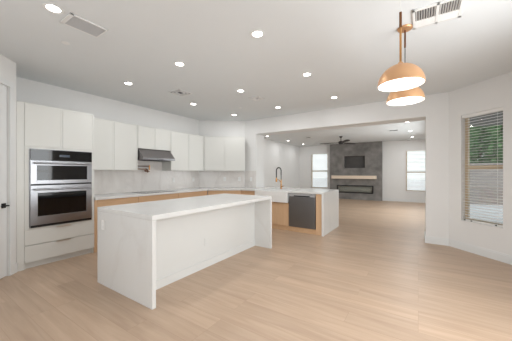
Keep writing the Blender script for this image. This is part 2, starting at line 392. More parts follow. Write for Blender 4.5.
blind(Mf, FW1[0] - LX + .01, FW1[1] - LX - .01, .025, FW1[2], FW1[3], 30, 'white slatted blind in the far window left of the dark fireplace wall', math.radians(30), Mf @ Vector(((FW1[0] + FW1[1]) / 2 - LX, .025, FW1[2])))
blind(Mf, FW2[0] - LX + .01, FW2[1] - LX - .01, .025, FW2[2], FW2[3], 30, 'white slatted blind in the far window right of the dark fireplace wall', math.radians(30), Mf @ Vector(((FW2[0] + FW2[1]) / 2 - LX, .025, FW2[2])))

# ================================================================ kitchen cabinets
CF = -4.50      # tall cabinet door face
def shaker(mb, a0, a1, z0, z1, face, th=.02, fr=.022, rec=.004, ax='x', sgn=1):
    """slim-frame door, its face in plane ax=face, looking along sgn"""
    def bx(u0, u1, w0, w1, d0, d1):
        if ax == 'x': mb.box(face - sgn * d1, face - sgn * d0, u0, u1, w0, w1, .0012)
        else: mb.box(u0, u1, face - sgn * d1, face - sgn * d0, w0, w1, .0012)
    bx(a0, a1, z0, z0 + fr, 0, th); bx(a0, a1, z1 - fr, z1, 0, th)
    bx(a0, a0 + fr, z0 + fr, z1 - fr, 0, th); bx(a1 - fr, a1, z0 + fr, z1 - fr, 0, th)
    bx(a0 + fr, a1 - fr, z0 + fr, z1 - fr, rec, th)
    return mb
# tall oven cabinet
TY0, TY1 = 1.085, 1.955; OY0_, OY1_ = 1.135, 1.915
t = thing('oven_cabinet', 'tall white cabinet housing the built-in ovens beside the angled door', 'cabinet', (WX + .3, (TY0 + TY1) / 2, 0))
m = MB(); bkx = WX + .003
m.box(bkx, CF - .022, TY0 - .080, TY0 + .02, .0, 2.30, .001); m.box(bkx, CF - .022, TY1 - .02, TY1, 0, 2.30, .001)
m.box(bkx, CF - .022, TY0 + .02, TY1 - .02, 2.27, 2.30); m.box(bkx, CF - .022, TY0 + .02, TY1 - .02, 1.675, 1.70)
m.box(bkx, CF - .022, TY0 + .02, TY1 - .02, .53, .555); m.box(bkx, CF - .35, TY0 + .02, TY1 - .02, .0, .53)
m.box(bkx, bkx + .02, TY0 + .02, TY1 - .02, .555, 2.27)
m.box(CF - .05, CF - .004, TY0 - .080, TY0 - .002, 0.0, 2.30, .001)
m.box(CF - .06, CF - .003, TY0, OY0_ - .002, .537, 1.698, .001); m.box(CF - .06, CF - .003, OY1_ + .002, TY1, .537, 1.698, .001)
m.box(CF - .06, CF - .003, OY0_ - .002, OY1_ + .002, 1.670, 1.698); m.box(CF - .06, CF - .003, OY0_ - .002, OY1_ + .002, .537, .559)
obj('carcass', m, CAB, t)
obj('toe_kick', MB().box(CF - .10, CF - .05, TY0, TY1, 0, .085), CAB, t)
mid = 1.52
obj('door', shaker(MB(), TY0, mid - .0015, 1.70, 2.30, CF), CAB, t); obj('door', shaker(MB(), mid + .0015, TY1, 1.70, 2.30, CF), CAB, t)
for z0, z1 in ((.325, .535), (.088, .318)):
    d = obj('drawer', MB().box(CF - .02, CF, TY0, TY1, z0, z1, .0015), CAB, t)
    obj('tab_pull', MB().box(CF - .002, CF + .014, 1.44, 1.62, z1 - .002, z1 + .002).box(CF + .010, CF + .014, 1.44, 1.62, z1 - .014, z1), NICK, d)
# combination wall oven
OY0, OY1, OF = 1.135, 1.915, CF + .025
t = thing('wall_oven', 'stainless steel double wall oven built into the tall white cabinet', 'oven', (CF - .2, (OY0 + OY1) / 2, .56))
obj('housing', MB().box(CF - .45, CF - .0, OY0 + .01, OY1 - .01, .57, 1.66), BLACK, t)
obj('oven_trim', MB().box(CF, CF + .010, OY0, OY1, .56, 1.668, .001), STEEL, t)
obj('control_panel', MB().box(CF + .01, OF, OY0 + .006, OY1 - .006, 1.505, 1.662, .002), BLKG, t, 'black glass control panel')
def ovendoor(z0, z1, wz0_, wz1_, hz_, side):
    d = MB()
    d.box(CF + .01, OF, OY0 + .006, OY0 + side, z0, z1, .002); d.box(CF + .01, OF, OY1 - side, OY1 - .006, z0, z1, .002)
    d.box(CF + .01, OF, OY0 + side, OY1 - side, z0, wz0_, .002); d.box(CF + .01, OF, OY0 + side, OY1 - side, wz1_, z1, .002)
    d = obj('oven_door', d, STEEL, t)
    obj('door_window', MB().box(CF + .012, OF - .003, OY0 + side - .002, OY1 - side + .002, wz0_ - .002, wz1_ + .002), BLKG, d, 'black glass window')
    h = MB().tube([(OF + .045, OY0 + .04, hz_), (OF + .045, OY1 - .04, hz_)], .012, 14)
    for y in (OY0 + .07, OY1 - .07): h.box(OF - .002, OF + .045, y - .012, y + .012, hz_ - .009, hz_ + .009, .002)
    obj('handle', h, STEEL, d, smooth=True)
ovendoor(1.175, 1.495, 1.225, 1.435, 1.468, .075)
ovendoor(.60, 1.150, .715, 1.045, 1.095, .085)
obj('vent_strip', MB().box(CF + .01, OF - .008, OY0 + .01, OY1 - .01, .562, .594), BLACK, t)
obj('vent_strip', MB().box(CF + .01, OF - .01, OY0 + .01, OY1 - .01, 1.152, 1.172), BLACK, t)
obj('display', MB().box(OF, OF + .0015, 1.47, 1.60, 1.565, 1.60), basic('display_grey', (60, 70, 84), .2), t)

# upper wall cabinets on the left wall
UF = -4.795
def upper(y0, y1, z0, z1, ndoor, label, name='wall_cabinet'):
    t = thing(name, label, 'cabinet', ((WX + UF) / 2, (y0 + y1) / 2, z0), 'white wall cabinets')
    obj('cabinet_body', MB().box(WX + .003, UF - .021, y0 + .001, y1 - .001, z0, z1, .001), CAB, t)
    w = (y1 - y0) / ndoor
    for i in range(ndoor):
        obj('door', shaker(MB(), y0 + i * w + .0018, y0 + (i + 1) * w - .0018, z0 - .002, z1, UF), CAB, t)
    return t
upper(1.962, 2.895, 1.385, 2.305, 2, 'white two-door wall cabinet between the tall oven cabinet and the range hood')
upper(2.90, 3.705, 1.838, 2.305, 2, 'short white two-door wall cabinet directly above the range hood')
upper(3.71, 4.785, 1.385, 2.305, 2, 'white two-door wall cabinet just right of the range hood')
# diagonal upper
Mg, LG = frameM(DG0, DG1)      # local x along the wall, local y outward (away from the room)
us, ue = .325 * 0 + .0, LG
t = thing('wall_cabinet', 'white two-door wall cabinet set diagonally across the kitchen corner', 'cabinet', Mg @ Vector((LG / 2, -.17, 1.385)), 'white wall cabinets')
ul = .192; ur = LG - .005
obj('cabinet_body', MB(Mg).box(ul + .03, ur, -.31, -.003, 1.385, 2.305, .001), CAB, t)
um = (ul + ur) / 2
for a, b in ((ul, um - .0018), (um + .0018, ur)):
    obj('door', shaker(MB(Mg), a, b, 1.383, 2.305, -.333, ax='y', sgn=-1), CAB, t)
# trim filler where the runs meet, part of the run
# range hood
HY0, HY1 = 2.915, 3.695
t = thing('range_hood', 'stainless slanted under-cabinet range hood above the cooktop', 'range hood', ((WX + UF) / 2, (HY0 + HY1) / 2, 1.60))
HB = WX + .0145
obj('hood_shell', MB().prism([(HB, 1.835), (-4.82, 1.835), (-4.64, 1.648), (-4.64, 1.60), (HB, 1.60)], 'y', HY0, HY1), HOODM, t)
obj('lip', MB().box(-4.642, -4.632, HY0, HY1, 1.60, 1.637, .002), STEEL, t)
obj('filter', MB().box(-5.0, -4.70, HY0 + .08, HY1 - .08, 1.592, 1.60), VENTD, t, 'dark mesh filter under the hood')
for i in range(4): obj('button', MB().box(-4.633, -4.629, 3.22 + i * .045, 3.245 + i * .045, 1.612, 1.625, .001), BLACK, t)

# base cabinets
BF = -4.50; CT0, CT1 = .876, .915
def base_run(y0, y1, label, fronts, name='base_cabinet'):
    t = thing(name, label, 'cabinet', ((WX + BF) / 2, (y0 + y1) / 2, 0), 'oak base cabinets')
    obj('cabinet_body', MB().box(WX + .003, BF - .022, y0 + .001, y1 - .001, .10, CT0 - .002), OAKX, t)
    obj('toe_kick', MB().box(BF - .10, BF - .08, y0, y1, 0, .10), OAKX, t)
    for a0, a1, z0, z1, k in fronts:
        d = obj(k, MB().box(BF - .02, BF, a0 + .0018, a1 - .0018, z0, z1, .0015), OAKX, t)
        obj('tab_pull', MB().box(BF - .002, BF + .014, (a0 + a1) / 2 - .07, (a0 + a1) / 2 + .07, z1 - .002, z1 + .002), BRASS, d)
    return t
def dr3(y0, y1): return [(y0, y1, .70, .872, 'drawer'), (y0, y1, .41, .696, 'drawer'), (y0, y1, .105, .406, 'drawer')]
t = base_run(1.96, 2.73, 'oak drawer base cabinet beside the tall white oven cabinet', dr3(2.0, 2.73))
obj('end_panel', MB().box(BF - .6, BF, 1.958, 1.998, 0, .872), OAKZ, t)
base_run(2.732, 3.68, 'oak drawer base cabinet directly under the cooktop', dr3(2.732, 3.68))
base_run(3.682, 4.56, 'oak drawer base cabinet on the left wall between cooktop and diagonal corner', dr3(3.682, 4.586))
# diagonal base
bs0, bs1 = .312, 1.149
t = thing('base_cabinet', 'oak base cabinet set diagonally in the kitchen corner', 'cabinet', Mg @ Vector((.7, -.4, 0)), 'oak base cabinets')
obj('cabinet_body', MB(Mg).box(bs0 + .18, bs1 - .2, -.55, -.003, .10, CT0 - .002), OAKX, t)
obj('toe_kick', MB(Mg).box(bs0 + .06, bs1 - .06, -.56, -.54, 0, .10), OAKX, t)
for a, b, k in ((bs0 + .004, (bs0 + bs1) / 2, 'door'), ((bs0 + bs1) / 2, bs1 + .02, 'door')):
    obj(k, MB(Mg).box(a + .002, b - .002, -.632, -.612, .105, .70, .0015), OAKX, t)
obj('drawer', MB(Mg).box(bs0 + .004, bs1 + .02, -.632, -.612, .705, .872, .0015), OAKX, t)

# ---------------- peninsula
PF, PE = 5.13, -1.652   # front face of its cabinets, outer end
def pen_cab(x0, x1, label, doors, ztop=CT0 - .002, mat=None):
    t = thing('base_cabinet', label, 'cabinet', ((x0 + x1) / 2, PF + .3, 0), 'oak base cabinets')
    obj('cabinet_body', MB().box(x0 + .001, x1 - .001, PF + .022, 5.67, .105, ztop), OAKX, t)
    obj('toe_kick', MB().box(x0 + .001, x1 - .001, PF + .03, PF + .05, 0, .105), OAKX, t)
    for a, b, z0, z1, pull in doors:
        d = obj('door', MB().box(a + .0018, b - .0018, PF, PF + .02, z0, z1, .0015), OAKZ, t)
        if pull: obj('tab_pull', MB().box(pull - .05, pull + .05, PF - .014, PF + .002, z1 - .002, z1 + .002).box(pull - .05, pull + .05, PF - .014, PF - .011, z1 - .012, z1 + .001), BRASS, d)
pen_cab(-3.80, -3.372, 'narrow oak base cabinet between diagonal corner and the white sink', [(-3.83, -3.374, .11, .872, None)])
pen_cab(-3.37, -2.472, 'oak sink base cabinet with two doors under the white apron sink', [(-3.37, -2.92, .11, .635, -3.03), (-2.92, -2.472, .11, .635, -2.81)], .64)
t = thing('end_cabinet_panel', 'oak filler post and backing between dishwasher and white waterfall end', 'cabinet panel', (-1.775, 5.4, 0))
obj('stile', MB().box(-1.830, PE - .042, PF - .01, PF + .03, 0, CT0 - .002, .002), OAKZ, t)
obj('side_panel', MB().box(-1.830, -1.807, PF + .03, 5.67, 0, CT0 - .002), OAKZ, t)
o = obj('peninsula_back_panel', MB().box(JX + .01, PE - .042, 5.692, 5.715, 0, CT0 - .002, .001), PANELM)
tag(o, 'white back panel of the peninsula facing the living room', 'panel')
# dishwasher
t = thing('dishwasher', 'dark stainless dishwasher built in between white sink cabinet and oak post', 'dishwasher', (-2.155, PF + .28, 0))
DX0, DX1 = -2.468, -1.834
obj('tub', MB().box(DX0 + .004, DX1 - .004, PF + .02, 5.66, .11, CT0 - .004), BLACK, t)
d = obj('front_panel', MB().box(DX0 + .006, DX1 - .006, PF - .022, PF + .018, .115, .795, .004), DWM, t)
cp = obj('control_strip', MB().box(DX0 + .006, DX1 - .006, PF - .022, PF + .018, .80, .866, .004), DWSTRIP, t)
obj('pocket_handle', MB().box(DX0 + .13, DX1 - .13, PF - .026, PF - .016, .80, .822, .003), BLACK, cp, 'dark recessed grip')
obj('indicator', MB().box(DX1 - .14, DX1 - .05, PF - .0235, PF - .021, .838, .846), STEEL, cp)
obj('kick_plate', MB().box(DX0, DX1, PF + .012, PF + .03, 0.0, .108), OAKX, t, 'oak kick strip')

# ---------------- perimeter worktop (left run + corner + peninsula)
tp = [(WX + .003, 1.962), (-4.472, 1.962), (-4.472, 4.577), (-3.818, 5.08), (-3.372, 5.08), (-3.372, 5.55), (-2.468, 5.55), (-2.468, 5.08), (PE, 5.08), (PE, 6.26), (JX + .003, 6.26), (JX + .003, BY0 - .003), (-4.12, BY0 - .003), (WX + .003, 4.90)]
t = thing('worktop', 'white stone worktop running along the left wall, corner and peninsula', 'worktop', (-4.8, 3.3, .876))
obj('slab', MB().poly(tp, CT0, CT1), QTZ, t)
obj('waterfall_panel', MB().box(PE - .04, PE, 5.08, 6.26, 0, CT0), QTZ, t)
# backsplash
tag(obj('backsplash', MB().box(WX + .001, WX + .013, 1.962, 4.89, CT1 + .001, 1.383).box(WX + .001, WX + .013, 2.90, 3.706, 1.383, 1.598), BSP), 'long veined marble backsplash behind the cooktop on the left wall', 'backsplash')
tag(obj('backsplash', MB(Mg).box(.012, LG - .012, -.013, -.001, CT1 + .001, 1.383), BSP), 'veined marble backsplash set diagonally across the kitchen corner', 'backsplash')
tag(obj('backsplash', MB().box(-4.10, JX, BY0 - .013, BY0 - .001, CT1 + .001, 1.383), BSP), 'short stretch of marble backsplash between diagonal corner and wide opening', 'backsplash')
# cooktop
t = thing('cooktop', 'black glass cooktop set in the worktop under the hood', 'cooktop', (-4.80, 3.30, CT1))
obj('glass_top', MB().box(-5.05, -4.55, 2.92, 3.70, CT1, CT1 + .006, .002), BLKG, t)
for (x, y, r) in ((-4.92, 3.1, .09), (-4.68, 3.1, .075), (-4.92, 3.5, .075), (-4.68, 3.5, .1)):
    obj('burner_ring', MB().lathe([(r, .0062), (r + .004, .0062), (r + .004, .0068), (r, .0068)], (x, y, CT1), 32, True), GRILL, t)
# pot filler
t = thing('pot_filler', 'brass folding pot filler tap on the backsplash under the hood', 'tap', (WX + .014, 3.06, 1.42))
X0 = WX + .013
obj('wall_flange', MB(Matrix.Translation((X0, 3.0, 1.45)) @ Matrix.Rotation(PI / 2, 4, 'Y')).lathe([(0, 0), (.032, 0), (.032, .008), (.012, .012), (.012, .05), (0, .05)]), BRASS, t, smooth=True)
obj('arm', MB().tube([(X0 + .06, 2.98, 1.475), (X0 + .06, 3.30, 1.475)], .009).tube([(X0 + .05, 3.0, 1.44), (X0 + .06, 3.0, 1.49)], .012), BRASSD, t, smooth=True)
obj('arm', MB().tube([(X0 + .06, 3.33, 1.50), (X0 + .06, 3.33, 1.39)], .013).tube([(X0 + .085, 2.98, 1.41), (X0 + .085, 3.24, 1.41)], .008).tube([(X0 + .06, 3.30, 1.475), (X0 + .06, 3.34, 1.475)], .011), BRASS, t, smooth=True)
obj('spout', MB().tube([(X0 + .085, 3.22, 1.415), (X0 + .088, 3.26, 1.40), (X0 + .09, 3.27, 1.37), (X0 + .09, 3.27, 1.335)], .012).tube([(X0 + .07, 3.21, 1.375), (X0 + .12, 3.21, 1.375)], .014).tube([(X0 + .10, 3.19, 1.36), (X0 + .10, 3.31, 1.36)], .008), BRASSD, t, smooth=True)
# sink
t = thing('farmhouse_sink', 'white fireclay apron-front sink set in the peninsula', 'sink', (-2.92, 5.3, .64))
sx0, sx1, sy0, sy1 = -3.366, -2.474, 5.062, 5.545
s_ = MB().box(sx0, sx1, sy0, sy0 + .05, .645, .905, .008).box(sx0, sx1, sy1 - .025, sy1, .66, .905, .004).box(sx0, sx0 + .025, sy0 + .03, sy1 - .01, .66, .905, .004).box(sx1 - .025, sx1, sy0 + .03, sy1 - .01, .66, .905, .004).box(sx0 + .01, sx1 - .01, sy0 + .03, sy1 - .01, .648, .675)
obj('basin', s_, CERAM, t)
obj('drain', MB().lathe([(0, 0), (.045, 0), (.045, .004), (0, .004)], (-2.92, 5.32, .675)), STEEL, t)
# faucet
fx, fy = -2.93, 5.63
t = thing('spring_faucet', 'tall brass and black spring kitchen faucet behind the white sink', 'faucet', (fx, fy, CT1))
obj('faucet_body', MB().lathe([(0, 0), (.03, 0), (.03, .008), (.020, .014), (.018, .12), (.014, .13), (.014, .24), (0, .24)], (fx, fy, CT1), 20), BRASS, t, smooth=True)
obj('lever', MB().tube([(fx, fy, CT1 + .065), (fx + .05, fy - .02, CT1 + .068)], .013).tube([(fx + .05, fy - .02, CT1 + .068), (fx + .10, fy - .04, CT1 + .085)], .007), BRASS, t, smooth=True)
arc = []
hx, hy = -.105, -.06    # direction of the reach
for k in range(17):
    a = PI * k / 16; q = (1 - math.cos(a)) / 2
    arc.append((fx + hx * q * 1.0, fy + hy * q, CT1 + .46 + .085 * math.sin(a)))
path = [(fx, fy, CT1 + .24), (fx, fy, CT1 + .35)] + arc + [(fx + hx, fy + hy, CT1 + .36), (fx + hx, fy + hy, CT1 + .28)]
obj('spring_hose', MB().tube(path, .011, 12), BLACK, t, 'black coiled hose', smooth=True)
coil = MB()
for i in range(1, len(path) - 1):
    for fr_ in (0,):
        p = Vector(path[i]).lerp(Vector(path[i + 1]), fr_); q = Vector(path[i]).lerp(Vector(path[i + 1]), 1.02); coil.tube([p, q], .0145, 10)
obj('spring_coil', coil, BLACK, t)
obj('spray_head', MB().tube([(fx + hx, fy + hy, CT1 + .29), (fx + hx, fy + hy, CT1 + .25), (fx + hx, fy + hy, CT1 + .18)], [.016, .019, .024], 14), BRASS, t, smooth=True)
obj('holder_arm', MB().tube([(fx, fy, CT1 + .16), (fx + hx * .5, fy + hy * .5, CT1 + .235), (fx + hx, fy + hy, CT1 + .245)], .008), BRASS, t, smooth=True)
# outlets on the backsplash
def outlet_obj(M, x, z, label, parent=None, w=.07, h=.115, y=0., pm=None):
    if parent is None: t = thing('outlet', label, 'outlet', M @ Vector((x, y, z)), 'wall outlets')
    else: t = parent
    if parent is None:
        obj('cover_plate', MB(M).box(x - w / 2, x + w / 2, y - .006, y, z - h / 2, z + h / 2, .002), WHT, t)
        obj('socket', MB(M).box(x - .016, x + .016, y - .008, y - .005, z + .008, z + .038, .002).box(x - .016, x + .016, y - .008, y - .005, z - .038, z - .008, .002), TRIM, t)
    else:
        p = obj('outlet', MB(M).box(x - w / 2, x + w / 2, y - .006, y, z - h / 2, z + h / 2, .002), pm or WHT, t, 'white outlet plate')
        obj('socket', MB(M).box(x - .016, x + .016, y - .008, y - .005, z + .008, z + .038, .002).box(x - .016, x + .016, y - .008, y - .005, z - .038, z - .008, .002), pm or TRIM, p)
Ml, _ = frameM((WX + .013, 0), (WX + .013, 1))      # local x = world y ; local y = -x (into wall) -> room side is negative y
outlet_obj(Ml, 4.03, 1.15, 'white outlet on the marble backsplash, nearest right of the range hood')
outlet_obj(Ml, 4.68, 1.15, 'white outlet on the marble backsplash just left of the diagonal corner')
outlet_obj(Mg, .72, 1.15, 'white outlet on the diagonal backsplash, left of its two', y=-.0135)
outlet_obj(Mg, 1.13, 1.15, 'white outlet on the diagonal backsplash, right of its two', y=-.0135)
M0, _ = frameM((0, BY0 - .013), (1, BY0 - .013))
outlet_obj(M0, -3.89, 1.15, 'white outlet on the short backsplash stretch beside the opening')

# ================================================================ island
IX0, IX1, IY0, IY1, IP = -3.262, -2.160, 1.452, 3.80, -2.50
t = thing('kitchen_island', 'large white stone waterfall island in the middle of the kitchen', 'kitchen island', ((IX0 + IX1) / 2, (IY0 + IY1) / 2, 0))
obj('countertop', MB().box(IX0, IX1, IY0, IY1, .868, .915, .002), QTZ, t)
e1 = obj('waterfall_end', MB().box(IX0, IX1, IY0, IY0 + .042, 0, .867, .002), QTZ, t)
e2 = obj('waterfall_end', MB().box(IX0, IX1, IY1 - .042, IY1, 0, .867, .002), QTZ, t)
obj('back_panel', MB().box(IP - .02, IP, IY0 + .043, IY1 - .043, 0, .867), PANELM, t, 'white painted panel under the overhang')
obj('base_molding', MB().box(IP, IP + .012, IY0 + .043, IY1 - .043, 0, .10, .002), PANELM, t)
obj('cabinet_body', MB().box(IX0 + .05, IP - .021, IY0 + .043, IY1 - .043, .1, .859), OAKX, t)
obj('toe_kick', MB().box(IX0 + .10, IX0 + .12, IY0 + .043, IY1 - .043, 0, .1), OAKX, t)
nn = 4; ww = (IY1 - IY0 - .112) / nn
for i in range(nn):
    d = obj('door', MB().box(IX0 + .028, IX0 + .048, IY0 + .043 + i * ww + .002, IY0 + .043 + (i + 1) * ww - .002, .105, .855, .0015), OAKZ, t)
Mi, _ = frameM((0, IY0), (1, IY0))
outlet_obj(Mi, -3.115, .715, None, t)
Mi2 = Matrix.Translation((IP, 0, 0)) @ Matrix.Rotation(PI / 2, 4, 'Z')
outlet_obj(Mi2, 2.53, .36, None, t, pm=PANELM)

# ================================================================ fireplace wall
fX0, fX1, fYf = -3.86, -1.42, 12.90
def rz(z): return 1.335 + (z - 1.335) * .985
n0, n1, nz0, nz1 = -3.14, -2.16, rz(1.56), rz(2.17)
g0, g1, gz0, gz1 = -3.50, -1.78, rz(.30), rz(.69)
t = thing('fireplace_wall', 'charcoal plaster fireplace wall rising to the ceiling between two far windows', 'fireplace surround', ((fX0 + fX1) / 2, FY - .1, 0))
m = MB()
for x0, x1, z0, z1 in [(fX0, fX1, nz1, CEIL - .002), (fX0, n0, nz0, nz1), (n1, fX1, nz0, nz1), (fX0, fX1, gz1, nz0), (fX0, g0, gz0, gz1), (g1, fX1, gz0, gz1), (fX0, fX1, 0, gz0)]:
    m.box(x0, x1, fYf, FY - .002, z0, z1)
obj('plaster_face', m, PLAST, t)
obj('niche_back', MB().box(n0, n1, FY - .03, FY - .004, nz0, nz1), PLASTD, t, 'recessed television niche')
obj('baseboard_strip', MB().box(fX0 - .005, fX1 + .005, fYf - .012, fYf, 0, .09), PLAST, t)
o = obj('mantel_shelf', MB().box(-3.72, -1.64, fYf - .20, fYf - .001, rz(1.02), rz(1.18), .004), MANTEL); tag(o, 'pale oak floating mantel on the charcoal fireplace wall', 'mantel')
t = thing('electric_fireplace', 'long black-framed linear fireplace set low in the charcoal wall', 'fireplace', ((g0 + g1) / 2, fYf + .1, gz0))
fr = MB(); e = .05
for x0, x1, z0, z1 in [(g0, g1, gz1 - e, gz1), (g0, g1, gz0, gz0 + e), (g0, g0 + e * 1.2, gz0 + e, gz1 - e), (g1 - e * 1.2, g1, gz0 + e, gz1 - e)]: fr.box(x0, x1, fYf - .012, fYf + .04, z0, z1, .003)
obj('frame', fr, BLACK, t)
obj('firebox', MB().box(g0 + .01, g1 - .01, fYf + .15, fYf + .18, gz0 + .01, gz1 - .01), FIREB, t)
bb = MB()
for i in range(60): bb.sphere((g0 + .1 + random.random() * (g1 - g0 - .2), fYf + .06 + random.random() * .07, gz0 + .055 + random.random() * .02), .02 + random.random() * .012)
o = obj('crystal_bed', bb, FIREB, t); o['kind'] = 'stuff'
obj('glass', MB().box(g0 + .05, g1 - .05, fYf + .006, fYf + .010, gz0 + .045, gz1 - .045), GLASS, t)

# ================================================================ ceiling fan
fc = Vector((-2.62, 10.25, 0))
t = thing('ceiling_fan', 'dark three-blade ceiling fan in front of the charcoal fireplace wall', 'ceiling fan', (fc.x, fc.y, 2.5))
obj('canopy', MB().lathe([(0, 0), (.06, 0), (.065, -.02), (.03, -.06), (0, -.06)], (fc.x, fc.y, CEIL)), FAN, t, smooth=True)
obj('downrod', MB().tube([(fc.x, fc.y, CEIL - .05), (fc.x, fc.y, 2.58)], .013), FAN, t)
obj('motor_housing', MB().lathe([(0, .07), (.05, .07), (.09, .04), (.10, 0), (.085, -.04), (.04, -.06), (0, -.06)], (fc.x, fc.y, 2.54)), FAN, t, smooth=True)
for a in (183, 63, -57):
    a = math.radians(a)
    M = Matrix.Translation((fc.x, fc.y, 2.545)) @ Matrix.Rotation(a, 4, 'Z') @ Matrix.Rotation(math.radians(-14), 4, 'X')
    bm_ = MB(M)
    up = [(.08, .03), (.2, .045), (.45, .075), (.68, .085), (.80, .07), (.86, .03)]
    pts = [(x, y) for x, y in up] + [(x, -y * .8) for x, y in reversed(up)]
    bm_.poly(pts, -.006, .006)
    obj('blade', bm_, FAN, t)

# ================================================================ recessed lights
def can(label, loc, grp):
    t = thing('recessed_light', label, 'ceiling light', loc, grp)
    x, y, z = loc
    obj('trim_ring', MB().lathe([(.050, -.001), (.075, -.001), (.078, -.004), (.074, -.007), (.054, -.005), (.050, -.003)], loc, 32, True), WHT, t, smooth=True)
    obj('lens', MB().lathe([(0, -.002), (.052, -.002), (.050, -.0045), (0, -.005)], loc, 32), CANE, t)
    return t
def canlamp(x, y, e):
    light('can_light', 'AREA', (x, y, CEIL - .012), (0, 0, 0), e, (.97, .985, 1), shape='DISK', size=.10)
kl = [((-2.72, .85), 'recessed ceiling light nearest the camera, beside the long white ceiling vent'),
      ((-1.42, 2.19), 'recessed ceiling light in the right-hand column, closest one to the pendants'),
      ((-2.69, 2.22), 'recessed ceiling light over the near half of the island'),
      ((-3.98, 2.24), 'recessed ceiling light in front of the wall cabinet left of the hood'),
      ((-1.39, 3.50), 'recessed ceiling light in the right-hand column, middle one of its three'),
      ((-2.66, 3.55), 'recessed ceiling light over the far end of the island'),
      ((-4.02, 3.68), 'recessed ceiling light in front of the cabinet right of the hood'),
      ((-1.37, 4.86), 'recessed ceiling light near the beam in the right-hand column'),
      ((-2.64, 4.92), 'recessed ceiling light near the beam, above the dishwasher and sink'),
      ((-3.91, 4.94), 'recessed ceiling light in front of the diagonal corner cabinet')]
c0 = can(kl[0][1], (kl[0][0][0], kl[0][0][1], CEIL), 'recessed lights in the kitchen ceiling')
for (p, lb) in kl[1:]: dup(c0, (p[0], p[1], CEIL), lb)
for (p, lb) in kl: canlamp(p[0], p[1], CAN_W)
ll = [((-5.1, 8.6), 'recessed living room ceiling light on the left, nearest the jamb of the opening'),
      ((-5.0, 10.3), 'recessed living room ceiling light on the left, middle one of its row of three'),
      ((-4.95, 12.0), 'recessed living room ceiling light on the left, above the far left window'),
      ((-.27, 8.38), 'recessed living room ceiling light on the right, nearest the beam'),
      ((-.24, 10.3), 'recessed living room ceiling light on the right, middle one of its row of three'),
      ((-.21, 12.0), 'recessed living room ceiling light on the right, above the far right window')]
for (p, lb) in ll:
    q = dup(c0, (p[0], p[1], CEIL), lb); q['group'] = 'recessed lights in the living room ceiling'; canlamp(p[0], p[1], LCAN_W * (.5 if p[0] < -3 else 1))

# ================================================================ vents and detectors
t = thing('ceiling_vent', 'long narrow grey ceiling vent beside the nearest recessed light', 'vent', (-2.77, 1.12, CEIL))
vx0, vx1, vy0, vy1 = -2.90, -2.66, .955, 1.285
obj('vent_frame', MB().box(vx0, vx1, vy0, vy0 + .035, CEIL - .012, CEIL - .001, .003).box(vx0, vx1, vy1 - .012, vy1, CEIL - .012, CEIL - .001, .003).box(vx0, vx0 + .015, vy0, vy1, CEIL - .012, CEIL - .001, .003).box(vx1 - .015, vx1, vy0, vy1, CEIL - .012, CEIL - .001, .003), WHT, t)
m = MB()
for i in range(10): m.box(vx0 + .015 + i * .0215, vx0 + .030 + i * .0215, vy0 + .035, vy1 - .012, CEIL - .010, CEIL - .004)
obj('louvres', m, GRILL, t)
obj('duct_opening', MB().box(vx0 + .01, vx1 - .01, vy0 + .02, vy1 - .01, CEIL - .003, CEIL - .001), GRILL, t)
def diffuser(cx, cy, a, label, dark):
    t = thing('ceiling_vent', label, 'vent', (cx, cy, CEIL))
    f = MB(); w = a / 2
    for k in (w, w * .72, w * .44):
        f.box(cx - k, cx + k, cy - k, cy - k + .016, CEIL - .012, CEIL - .001, .002).box(cx - k, cx + k, cy + k - .016, cy + k, CEIL - .012, CEIL - .001, .002)
        f.box(cx - k, cx - k + .016, cy - k, cy + k, CEIL - .012, CEIL - .001, .002).box(cx + k - .016, cx + k, cy - k, cy + k, CEIL - .012, CEIL - .001, .002)
    obj('diffuser_rings', f, WHT, t)
    obj('duct_opening', MB().box(cx - w + .01, cx + w - .01, cy - w + .01, cy + w - .01, CEIL - .003, CEIL - .001), dark, t)
diffuser(-3.64, 3.02, .30, 'square ceiling vent with dark slots between the kitchen lights', VENTD)
diffuser(-2.66, 4.08, .24, 'faint white ceiling vent in the kitchen just before the beam', GRILL)
# large double grille
t = thing('ceiling_vent', 'large double louvred ceiling vent beside the pendant lamps', 'vent', (.14, 2.80, CEIL))
gx0, gx1, gy0, gy1 = -.045, .335, 2.63, 2.98
f = MB(); zz0, zz1 = CEIL - .014, CEIL - .001
f.box(gx0, gx1, gy0, gy0 + .03, zz0, zz1, .003).box(gx0, gx1, gy1 - .03, gy1, zz0, zz1, .003).box(gx0, gx0 + .022, gy0, gy1, zz0, zz1, .003).box(gx1 - .03, gx1, gy0, gy1, zz0, zz1, .003)
gm = (gx0 + gx1) / 2; f.box(gm - .012, gm + .012, gy0, gy1, zz0, zz1, .003)
obj('vent_frame', f, WHT, t)
l1, l2 = MB(), MB()
for h0, h1 in ((gx0 + .022, gm - .012), (gm + .012, gx1 - .03)):
    n = 8; st = (h1 - h0) / n
    for i in range(n):
        x = h0 + (i + .5) * st
        l1.prism([(x - .006, CEIL - .002), (x + .003, CEIL - .014), (x + .005, CEIL - .014), (x - .003, CEIL - .002)], 'y', gy0 + .03, gy0 + .21)
    for k in range(6): l2.prism([(gy0 + .205 + k * .02, CEIL - .006), (gy0 + .207 + k * .02, CEIL - .006), (gy0 + .225 + k * .02, CEIL - .014), (gy0 + .223 + k * .02, CEIL - .014)], 'x', h0, h1)
obj('louvres', l1, WHT, t); obj('crossbars', l2, WHT, t)
obj('duct_opening', MB().box(gx0 + .02, gx1 - .02, gy0 + .02, gy1 - .02, CEIL - .0025, CEIL - .001), VENTD, t)
